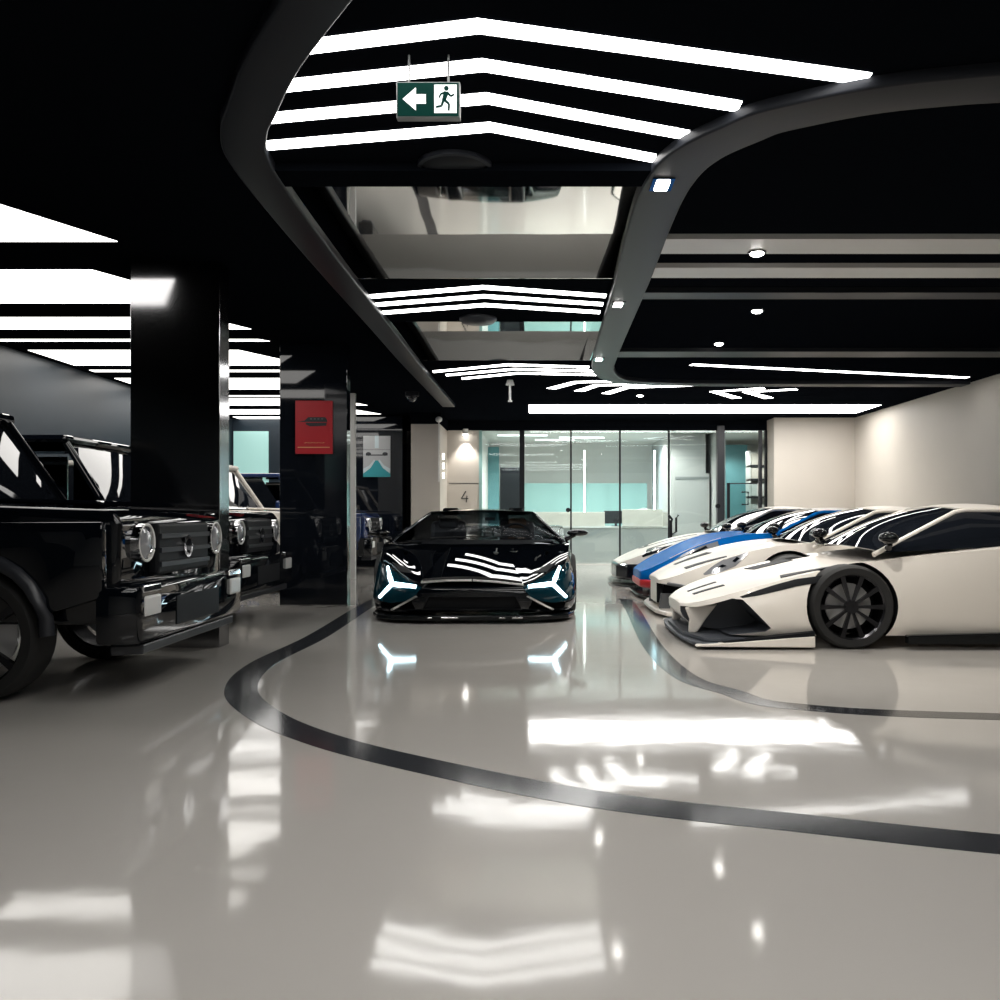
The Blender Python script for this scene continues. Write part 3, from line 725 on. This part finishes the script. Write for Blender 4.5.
# bumper reflection put in as a bright strip; lower fin
for s in (1, -1):
    b = MB(); drape(b, bv, [(s*.50,.27), (s*.52,.28)], [(s*.74,.125), (s*.76,.135)], 'front', .012, 3, 8); b.build('bumper_reflection', M['highlight_metal'], hero, 40)
pln = [(0,-.06), (.48,-.05), (.74,.02), (.90,.16), (.965,.40), (.97,.62), (.85,.62), (.75,.4), (0,.3)]
pln = pln + [(-x, y) for x, y in pln[-2:0:-1]]
MB().prism(pln, .035, .085, 'z').build('front_splitter', M['carbon'], hero, bevel=.012)
for k, (x, w) in enumerate([(-.38,.02), (-.20,.08), (.28,.03), (.42,.05)]):  # small chrome specks along the splitter front
    MB().box(x-w, x+w, -.068, -.05, .055, .072).build('splitter_speck', M['chrome'], hero, bevel=.004)
for s in (1, -1):
    b = MB(); drape(b, bv, [(s*.58,.40), (s*.66,.52)], [(s*.70,.36), (s*.80,.54)], 'top', .006, 6, 4); b.build('bonnet_vent', M['black_matte'], hero)
    MB().prism([(1.7,.06), (3.3,.06), (3.3,.14), (1.7,.12)], s*.93, s*1.04, 'x').build('side_skirt', M['carbon'], hero, bevel=.01)
    MB().prism([(2.75,1.10), (3.0,1.195), (3.9,1.19), (4.1,1.02)], s*.30, s*.50, 'x').build('roof_scoop', M['carbon'], hero, bevel=.03)
    MB().prism([(3.0,.62), (3.4,.82), (3.4,.55)], s*.95, s*1.05, 'x').build('side_intake', M['intake'], hero, bevel=.01)
mirror_arm(hero, .93, 1.46, .84, 1.165, 'paint_black', .04)
for x in (1.0, -1.0):
    wheel(hero, x, 1.05, .335); wheel(hero, x*1.02, 3.75, .36)
# cockpit
MB().prism([(1.45,.76), (1.75,.80), (1.95,.79), (1.95,.60), (1.45,.60)], -.82, .82, 'x').build('dashboard', M['black_matte'], hero, bevel=.02)
for s in (1, -1):
    st = MB().prism([(2.45,.5), (2.75,1.02), (2.83,1.02), (2.85,.5)], s*.20, s*.62, 'x').build('seat', M['leather'], hero, bevel=.05)
    MB().prism([(2.66,.93), (2.68,1.06), (2.78,1.06), (2.78,.93)], s*.30, s*.52, 'x').build('headrest', M['tan'] if s > 0 else M['leather'], st, bevel=.03)
b = MB(); b.tube([(.40+.17*math.cos(a*PI/10), 2.0+.05*math.sin(a*PI/10), .84+.15*math.sin(a*PI/10)) for a in range(20)], .015, 8, True)
b.tube([(.24,2.0,.84), (.56,2.0,.84)], .014, 6); b.tube([(.40,2.0,.84), (.40,1.96,.70)], .014, 6); b.build('steering_wheel', M['mesh_grey'], hero, 50)
b = MB()
for x0, z0 in ((.06,.89), (.16,.89), (.06,.84), (.16,.84)): b.box(x0, x0+.07, 1.93, 1.94, z0, z0+.03)
b.build('centre_display', M['plate_white'], hero)
MB().box(-.02+.06, .06+.1, 2.28, 2.30, 1.03, 1.07).build('rear_view_mirror', M['mesh_grey'], hero, bevel=.006)
MB().tube([(-.5,1.33,.835), (.1,1.42,.85)], .008, 6).build('wiper', M['rubber'], hero)

# ---------- supercars in the right bay
def super_stations(zt, zf, wn=.42, zn=.30, zb=.10, w=.94, tail=4.45, front=.0, ntop=.33, nlow=.24):
    Y = [.12, .4, .8, 1.25, 1.7]
    st = [(0, [(0,nlow),(wn*.72,nlow),(wn,(nlow+ntop)/2),(wn*.82,ntop-.015),(wn*.6,ntop-.01),(wn*.3,ntop-.005),(0,ntop)])]
    wm = [.74, .90, .94, .95, .94]
    for k, y in enumerate(Y):
        x = wm[k]*w/.94; a, f = zt[k], zf[k]
        st.append((y, [(0,zb),(x*.95,zb),(x,.12+.24*f/.6),(x*.90,f),(x*.62,(a*1.2+f*.8)/2-.01),(x*.3,a),(0,a+.005)]))
    for y, a, f, x in ((2.6,.84,.84,w), (3.5,.93,.90,w+.02), (4.2,.93,.92,w+.01)):
        st.append((y, [(0,zb),(x*.97,zb),(x,.42),(x*.95,f),(x*.7,a),(x*.35,a+.02),(0,a+.02)]))
    st.append((tail, [(0,.28),(w*.88,.28),(w*.94,.5),(w*.86,.82),(w*.6,.86),(w*.3,.87),(0,.87)]))
    return st
def slab(poly): return poly + [(-x, y) for x, y in poly[::-1] if x > 1e-6]

def super_car(X, Y, label, paint, zt, zf, cutf, details, roof=None, rz=0, cab=None, w=.94, **kw):
    e = empty('sports_car', (X, Y, 0), -PI/2+rz, label, 'car', 'sports cars parked in the right row')
    cut = [(arch_cut(s*.62, s*1.3, y, .375, .35), M['black_matte']) for s in (1, -1) for y in (1.32, 3.72)]
    cut += cutf()
    me, bv = loft(super_stations(zt, zf, w=w, **kw), [(1, .8), (3, .72)], cut, [M[paint], M['black_matte'], M['intake'], M['mesh_grey']], nose=.6)
    link(me, 'body', e)
    c = cab or ((1.55,.80), (2.35,1.14), (2.95,1.14), (4.0,.92))
    cabin(e, *c, (.80,.56,.54,.62), 'dark_glass', paint, roof)
    for x in (w-.005, -w+.005):
        wheel(e, x, 1.32, .345); wheel(e, x, 3.72, .355)
    details(e, bv)
    return e

# nearest: cream-white car with the huge dark side intake
def cutA():
    out = []
    for s in (1, -1):
        g = MB(); g.prism([(-.2,.275), (.10,.315), (.36,.405), (.44,.40), (.66,.17), (.62,.14), (.2,.085), (-.2,.05)], s*.34, s*1.3, 'x'); out.append((g, M['intake']))
    return out
def detA(e, bv):
    MB().prism(slab([(0,-.03), (.45,-.02), (.80,.02), (.93,.10), (.955,.6), (.955,.98), (.86,.98), (.80,.4), (0,.35)]), .025, .055, 'z').build('front_splitter', M['intake'], e, bevel=.008)
    for s in (1, -1):
        MB().prism([(.03,.028), (.04,.042), (1.0,.112), (1.0,.022)], s*.88, s*.962, 'x').build('splitter_fin', M['paint_white'], e, bevel=.006)
        MB().prism([(.25,.062), (1.0,.150), (1.0,.108), (.27,.055)], s*.86, s*.955, 'x').build('splitter_line', M['black_matte'], e)
        MB().prism([(.05,.08), (.12,.08), (.20,.20), (.30,.33), (.02,.30), (.06,.2)], s*.44, s*.50, 'x').build('nose_strut', M['paint_white'], e, bevel=.015)
        b = MB(); drape(b, bv, [(.42,.42), (.55,.47), (.70,.52), (.88,.57), (1.1,.60)], [(.44,.412), (.57,.435), (.71,.47), (.89,.515), (1.1,.55)], 'side', .006, 18, 4)
        if s < 0: b.v = [(-x, y, z) for x, y, z in b.v]
        b.build('fender_vent', M['black_matte'], e, 40)
        for k in range(1):
            b = MB(); drape(b, bv, [(s*.11,.15), (s*.15,.42)], [(s*.18,.15), (s*.22,.42)], 'top', .006, 8, 2); b.build('bonnet_slit', M['black_matte'], e)
        b = MB(); drape(b, bv, [(s*.45,.85), (s*.55,1.25)], [(s*.66,.80), (s*.70,1.2)], 'top', .006, 8, 4); b.build('bonnet_vent', M['black_matte'], e)
        MB().prism([(1.75,.05), (3.3,.05), (3.3,.16), (1.75,.12)], s*.90, s*.975, 'x').build('side_skirt', M['carbon'], e, bevel=.01)
    MB().prism(slab([(0,.0), (.45,.01), (.86,.12), (.9,.55), (0,.5)]), .062, .085, 'z').build('undertray', M['intake'], e)
    mirror_arm(e, .84, 1.62, .86, 1.0, 'carbon')
    MB().prism([(4.1,1.16), (4.5,1.22), (4.5,1.19), (4.1,1.13)], -.85, .85, 'x').build('rear_wing', M['carbon'], e, bevel=.006)
    for s in (1, -1): MB().prism([(4.2,.85), (4.35,1.17), (4.4,1.17), (4.4,.85)], s*.5, s*.52, 'x').build('wing_post', M['carbon'], e)
super_car(1.28, 8.28, 'nearest cream sports car on the right with a huge dark nose intake', 'paint_white', [.375,.465,.565,.65,.73], [.365,.465,.58,.685,.75], cutA, detA, w=.93)

# second: white car with framed corner grilles and swept headlamp
def cutB():
    out = []
    for s in (1, -1):
        g = MB(); g.prism([(s*.26,.07), (s*.26,.345), (s*.84,.355), (s*.93,.22), (s*.88,.06)], -.3, .33, 'y'); out.append((g, M['black_matte']))
    return out
def detB(e, bv):
    MB().prism(slab([(0,-.06), (.5,-.05), (.84,.03), (.95,.25), (.95,.6), (.8,.6), (0,.35)]), .03, .075, 'z').build('front_splitter', M['paint_white'], e, bevel=.012)
    for s in (1, -1):
        b = MB()
        q = [(s*.30,.035,.10), (s*.30,.06,.345), (s*.60,.09,.355), (s*.80,.21,.345), (s*.88,.30,.25), (s*.86,.30,.10)]
        b.tube(q, .018, 8); b.build('grille_frame', M['mesh_grey'], e, 50)
        MB().prism([(-.0,.04), (.12,.04), (.14,.24), (.02,.24)], s*.42, s*.46, 'x').build('grille_fin', M['mesh_grey'], e, bevel=.01)
        b = MB(); drape(b, bv, [(.42,.475), (.52,.56), (.68,.655), (.88,.715)], [(.43,.465), (.60,.50), (.75,.56), (.89,.69)], 'side', .006, 14, 5)
        if s < 0: b.v = [(-x, y, z) for x, y, z in b.v]
        h = b.build('headlamp', M['lens'], e, 40)
        b = MB(); drape(b, bv, [(.56,.545), (.60,.535)], [(.62,.575), (.66,.565)], 'side', .012, 4, 4); drape(b, bv, [(.72,.61), (.75,.60)], [(.77,.655), (.80,.64)], 'side', .012, 4, 4)
        if s < 0: b.v = [(-x, y, z) for x, y, z in b.v]
        b.build('lamp_element', M['black_gloss'], h)
        b = MB(); drape(b, bv, [(s*.30,.30), (s*.42,.75)], [(s*.46,.30), (s*.58,.72)], 'top', .006, 8, 4); b.build('bonnet_scoop', M['black_matte'], e)
        MB().prism([(1.75,.05), (3.3,.05), (3.3,.16), (1.75,.12)], s*.90, s*.975, 'x').build('side_skirt', M['carbon'], e, bevel=.01)
    mirror_arm(e, .84, 1.60, .86, 1.0, 'carbon')
super_car(1.36, 10.33, 'second white sports car on the right with grey framed grille and swept headlamp', 'paint_white', [.44,.56,.66,.75,.80], [.43,.56,.70,.80,.83], cutB, detB, wn=.5, ntop=.40, nlow=.12, w=.92)

# third: blue car with white stripes
def cutC():
    g = MB(); g.prism([(-.75,.06), (-.7,.24), (.7,.24), (.75,.06)], -.3, .25, 'y'); return [(g, M['black_matte'])]
def detC(e, bv):
    MB().prism(slab([(0,-.05), (.5,-.04), (.82,.05), (.94,.3), (.94,.6), (.8,.6), (0,.35)]), .03, .06, 'z').build('front_splitter', M['carbon'], e, bevel=.01)
    MB().prism(slab([(0,-.015), (.45,-.01), (.8,.10), (.88,.3), (0,.3)]), .14, .25, 'z').build('bumper_insert', M['red'], e, bevel=.03)
    for s in (1, -1):
        b = MB(); drape(b, bv, [(.36,.48), (.52,.60), (.74,.70), (.95,.76)], [(.37,.46), (.56,.55), (.76,.63), (.97,.70)], 'side', .006, 14, 5)
        if s < 0: b.v = [(-x, y, z) for x, y, z in b.v]
        h = b.build('headlamp', M['lens'], e, 40)
        b = MB(); drape(b, bv, [(.45,.53), (.80,.70)], [(.47,.515), (.82,.68)], 'side', .014, 10, 2)
        if s < 0: b.v = [(-x, y, z) for x, y, z in b.v]
        b.build('lamp_trim', M['black_gloss'], h)
        b = MB(); drape(b, bv, [(s*.66,.36), (s*.74,1.0)], [(s*.71,.36), (s*.78,1.0)], 'top', .005, 12, 2); b.build('fender_stripe', M['paint_white'], e, 40)
        MB().prism([(1.75,.05), (3.3,.05), (3.3,.16), (1.75,.12)], s*.90, s*.97, 'x').build('side_skirt', M['carbon'], e, bevel=.01)
    mirror_arm(e, .84, 1.66, .9, 1.0, 'carbon')
super_car(1.40, 12.42, 'third car on the right, bright blue sports car with white stripes', 'paint_blue', [.40,.56,.74,.84,.86], [.41,.56,.76,.87,.88], cutC, detC, wn=.5, ntop=.36, nlow=.16, w=.92, roof='paint_white')

# fourth: white car with a black nose
def cutD():
    g = MB(); g.prism([(-.72,.05), (-.66,.30), (.66,.30), (.72,.05)], -.3, .22, 'y'); return [(g, M['black_matte'])]
def detD(e, bv):
    MB().prism(slab([(0,-.09), (.5,-.08), (.82,.02), (.94,.3), (.94,.6), (.8,.6), (0,.35)]), .03, .065, 'z').build('front_splitter', M['carbon'], e, bevel=.012)
    MB().prism(slab([(0,-.06), (.5,-.03), (.84,.10), (.92,.34), (0,.36)]), .10, .345, 'z').build('nose_cover', M['black_gloss'], e, bevel=.04)
    for s in (1, -1):
        b = MB(); drape(b, bv, [(.34,.47), (.52,.58), (.80,.66)], [(.36,.45), (.56,.52), (.82,.60)], 'side', .006, 12, 4)
        if s < 0: b.v = [(-x, y, z) for x, y, z in b.v]
        b.build('headlamp', M['black_gloss'], e, 40)
        b = MB(); drape(b, bv, [(s*.30,.5), (s*.40,1.4)], [(s*.36,.5), (s*.46,1.4)], 'top', .005, 12, 2); b.build('bonnet_line', M['black_matte'], e, 40)
        MB().prism([(1.75,.05), (3.3,.05), (3.3,.16), (1.75,.12)], s*.90, s*.97, 'x').build('side_skirt', M['carbon'], e, bevel=.01)
    mirror_arm(e, .84, 1.62, .88, 1.0, 'carbon')
super_car(1.30, 14.60, 'farthest white sports car on the right with a black nose', 'paint_white', [.40,.54,.66,.76,.82], [.40,.52,.66,.78,.83], cutD, detD, wn=.5, ntop=.36, nlow=.16, w=.92, cab=((1.6,.82), (2.40,1.18), (3.0,1.18), (4.0,.93)))

# ---------- off-roaders in the left bay
def offroader(X, Y, label, paint, z=1.0, bright=True):
    e = empty('off_road_car', (X, Y, 0), PI/2, label, 'car', 'off-road cars parked in the left bay')
    P = M[paint]; H = .93
    b = MB()
    b.prism([(.16,.45), (.14,1.06), (.20,1.13), (1.32,1.17), (4.62,1.17), (4.66,.45)], -H+.08, H-.08, 'x')
    bo = b.build('body', P, e, 40, bevel=.035, seg=3)
    for s in (1, -1):                                  # upright wings with an arched cut over each wheel
        for yc, ya, yb in ((.98, .20, 1.62), (3.72, 3.05, 4.60)):
            pts = [(ya,.62)] + [(yc - .43*math.cos(t*PI/12), .40 + .43*math.sin(t*PI/12)) for t in range(1, 12)] + [(yb,.62), (yb,1.06), (ya,1.06)]
            MB().prism(pts, s*(H-.10), s*(H+.02), 'x').build('wing', P, e, 40, bevel=.02)
            fl = MB(); fl.tube([(s*(H+.015), yc - .46*math.cos(t*PI/14), .40 + .46*math.sin(t*PI/14)) for t in range(0, 15)], .045, 8); fl.build('wheel_flare', M['dark'], e, 50)
            wheel(e, s*(H+.0), yc, .385, .26, 5, 'rim')
        MB().box(min(s*(H-.02), s*(H+.02)), max(s*(H-.02), s*(H+.02)), 1.66, 3.02, .50, 1.10).build('door_panel', P, e, bevel=.015)
        MB().box(min(s*(H+.01), s*(H+.035)), max(s*(H+.01), s*(H+.035)), 1.66, 3.02, .78, .83).build('side_strip', M['dark'], e)
        for y0, y1 in ((1.66,2.45), (2.52,3.3), (3.38,4.5)):
            d = .38 if y0 < 1.7 else .0
            MB().prism([(y0,1.19), (y1,1.19), (y1,1.76), (y0+d,1.76)], s*(H-.13), s*(H-.105), 'x').build('side_window', M['dark_glass'], e)
        MB().box(min(s*(H-.02), s*(H+.22)), max(s*(H-.02), s*(H+.22)), 1.62, 1.70, 1.16, 1.36).build('wing_mirror', P, e, bevel=.03)
        o = MB().lathe([(.0,-.005), (.105,-.01), (.12,-.03), (.12,.03), (0,.03)], (s*.60, .12, .93), 'y', 28).build('headlamp', M['chrome'], e, 40)
        MB().lathe([(0,-.045), (.06,-.038), (.095,-.012), (.095,.01), (0,.01)], (s*.60, .12, .93), 'y', 24).build('lens', M['lens'], o, 40)
        MB().tube([(s*.60+.112*math.cos(k*PI/12), .095, .93+.112*math.sin(k*PI/12)) for k in range(24)], .009, 6, True).build('light_ring', M['plate_white'], o, 40)
        MB().box(s*.76-.07, s*.76+.07, .25, .55, 1.06, 1.115).build('indicator', M['lens'], e, bevel=.015)
        MB().box(s*.74-.11, s*.74+.11, -.012, .03, .50, .62).build('fog_lamp', M['plate_white'], e, bevel=.012)
        MB().box(s*.74-.13, s*.74+.13, -.004, .03, .64, .685).build('daylight_strip', M['chrome'], e, bevel=.008)
    g = MB(); g.box(-.44, .44, .09, .16, .72, 1.05)
    o = g.build('grille', M['black_matte'], e, bevel=.02)
    g = MB()
    for k in range(3): g.box(-.42, .42, .075, .10, .77+.09*k, .80+.09*k)
    g.build('grille_bar', M['dark'], o)
    MB().lathe([(.05,-.01), (.075,-.01), (.075,.02), (.05,.02)], (0, .075, .89), 'y', 24, True).build('emblem_ring', M['chrome'], o, 40)
    MB().prism([(-.95,.12), (-.90,.0), (.90,0), (.95,.12), (.95,.25), (-.95,.25)], .34, .68, 'z').build('front_bumper', M['paint_black'], e, 40, bevel=.03)
    MB().box(-.38, .38, -.006, .03, .40, .58).build('bumper_intake', M['black_matte'], e)
    MB().prism([(-.80,.03), (.80,.03), (.86,.2), (-.86,.2)], .27, .33, 'z').build('skid_plate', M['dark'], e, bevel=.01)
    MB().prism([(.36,1.155), (1.28,1.185), (1.28,1.21), (.42,1.19)], -.55, .55, 'x').build('bonnet_bulge', P, e, bevel=.02)
    MB().sheet(grid4((-.78,1.34,1.18), (.78,1.34,1.18), (.70,1.76,1.80), (-.70,1.76,1.80), 8, 6, (0,-.03,0)), .01).build('windscreen', M['dark_glass'], e, 60)
    MB().box(-.80, .80, 1.70, 4.55, 1.79, 1.87).build('roof', P, e, bevel=.035)
    for s in (1, -1):
        MB().tube([(s*.80,1.32,1.17), (s*.73,1.75,1.82)], .035, 8).build('roof_pillar', P, e, 50); MB().tube([(s*.80,4.55,1.17), (s*.76,4.5,1.82)], .045, 8).build('roof_pillar', P, e, 50)
    MB().box(-.70, .70, 4.50, 4.53, 1.2, 1.75).build('rear_screen', M['dark_glass'], e)
    MB().cyl((0, 4.66, .98), .36, .2, 'y', 32).build('spare_wheel', M['black_gloss'], e, 40)
    MB().box(-.92, .92, 4.6, 4.75, .38, .62).build('rear_bumper', M['dark'], e, bevel=.02)
    return e
offroader(-2.78, 9.40, 'glossy black off-road car beside the black column with round headlamp', 'paint_black')
offroader(-2.30, 6.15, 'nearest black off-road car in front of the steel column', 'paint_black')
offroader(-2.98, 13.45, 'white off-road car parked behind the glossy black column', 'paint_white')
offroader(-2.98, 17.35, 'dark blue off-road car parked beyond the grey column', 'paint_navy')

# ------------------------------------------------------------------ lamps, camera, world
def area(name, loc, sx, sy, power, col=(1, .97, .93), rot=(0, 0, 0)):
    l = bpy.data.lights.new(name, 'AREA'); l.shape = 'RECTANGLE'; l.size = sx; l.size_y = sy; l.energy = power; l.color = col
    o = bpy.data.objects.new(name, l); COL.objects.link(o); o.location = loc; o.rotation_euler = rot
    return o
def spot(name, loc, power, size=1.5, col=(1, .96, .90), rot=(0, 0, 0), blend=.6, rad=.05):
    l = bpy.data.lights.new(name, 'SPOT'); l.energy = power; l.spot_size = size; l.spot_blend = blend; l.shadow_soft_size = rad; l.color = col
    o = bpy.data.objects.new(name, l); COL.objects.link(o); o.location = loc; o.rotation_euler = rot
    return o
for x in (-.2, .8, 1.8, 2.8):                     # recessed spots of the offices
    spot('office_spot', (x, 20.5, ZT-.02), 150, 2.7); spot('office_spot', (x, 22.3, ZT-.02), 110, 2.7)
for y in (20.9, 22.2): spot('office_spot', (4.8, y, ZT-.02), 120, 2.5)
for k, (x, y, p) in enumerate([(2.2, 6.2, 150), (2.3, 9.2, 110), (2.25, 11, 110), (3.6, 7.6, 110), (3.6, 10, 120), (3.0, 15.2, 110)]):  # some beams have no downlight, added to brighten the white cars
    spot('downlight_and_fill_beam', (x, y, CEIL-.09), p, 2.1)
def aim(loc, tgt): return (Vector(tgt)-Vector(loc)).to_track_quat('-Z', 'Y').to_euler()
for (u, v), tg, p in (((662,184), (2.3,7.4,.2), 110), ((618,304), (2.0,9.6,.4), 80), ((599,359), (2.0,13.2,.5), 80)):
    x, y = CE(u, v, CEIL-.06); spot('trim_lamp_beam', (x, y, CEIL-.12), p, 1.3, rot=aim((x, y, CEIL-.12), tg))
spot('wall_spot_beam', (at(466), YG-.14, EYE+(VV-437)*YG/F-.06), 60, 1.6, rot=(math.radians(8), 0, 0))

W = bpy.data.worlds.new('World'); S.world = W; W.use_nodes = True
W.node_tree.nodes['Background'].inputs[0].default_value = (.02, .02, .022, 1)
cam = bpy.data.cameras.new('Camera'); co = bpy.data.objects.new('Camera', cam); COL.objects.link(co)
co.location = (0, 0, EYE); co.rotation_euler = (PI/2, 0, 0)
cam.sensor_width = 36; cam.sensor_fit = 'HORIZONTAL'; cam.lens = 36*F/1000
cam.shift_x = -(VU-500)/1000; cam.shift_y = (VV-500)/1000; cam.clip_start = .05
S.camera = co
S.view_settings.view_transform = 'Standard'; S.view_settings.look = 'None'; S.view_settings.gamma = 1; S.view_settings.exposure = 0.0
S.view_settings.use_curve_mapping = False
S.cycles.use_denoising = True; S.cycles.max_bounces = 10; S.cycles.transparent_max_bounces = 12
S.cycles.caustics_reflective = False; S.cycles.caustics_refractive = False; S.cycles.sample_clamp_indirect = 8
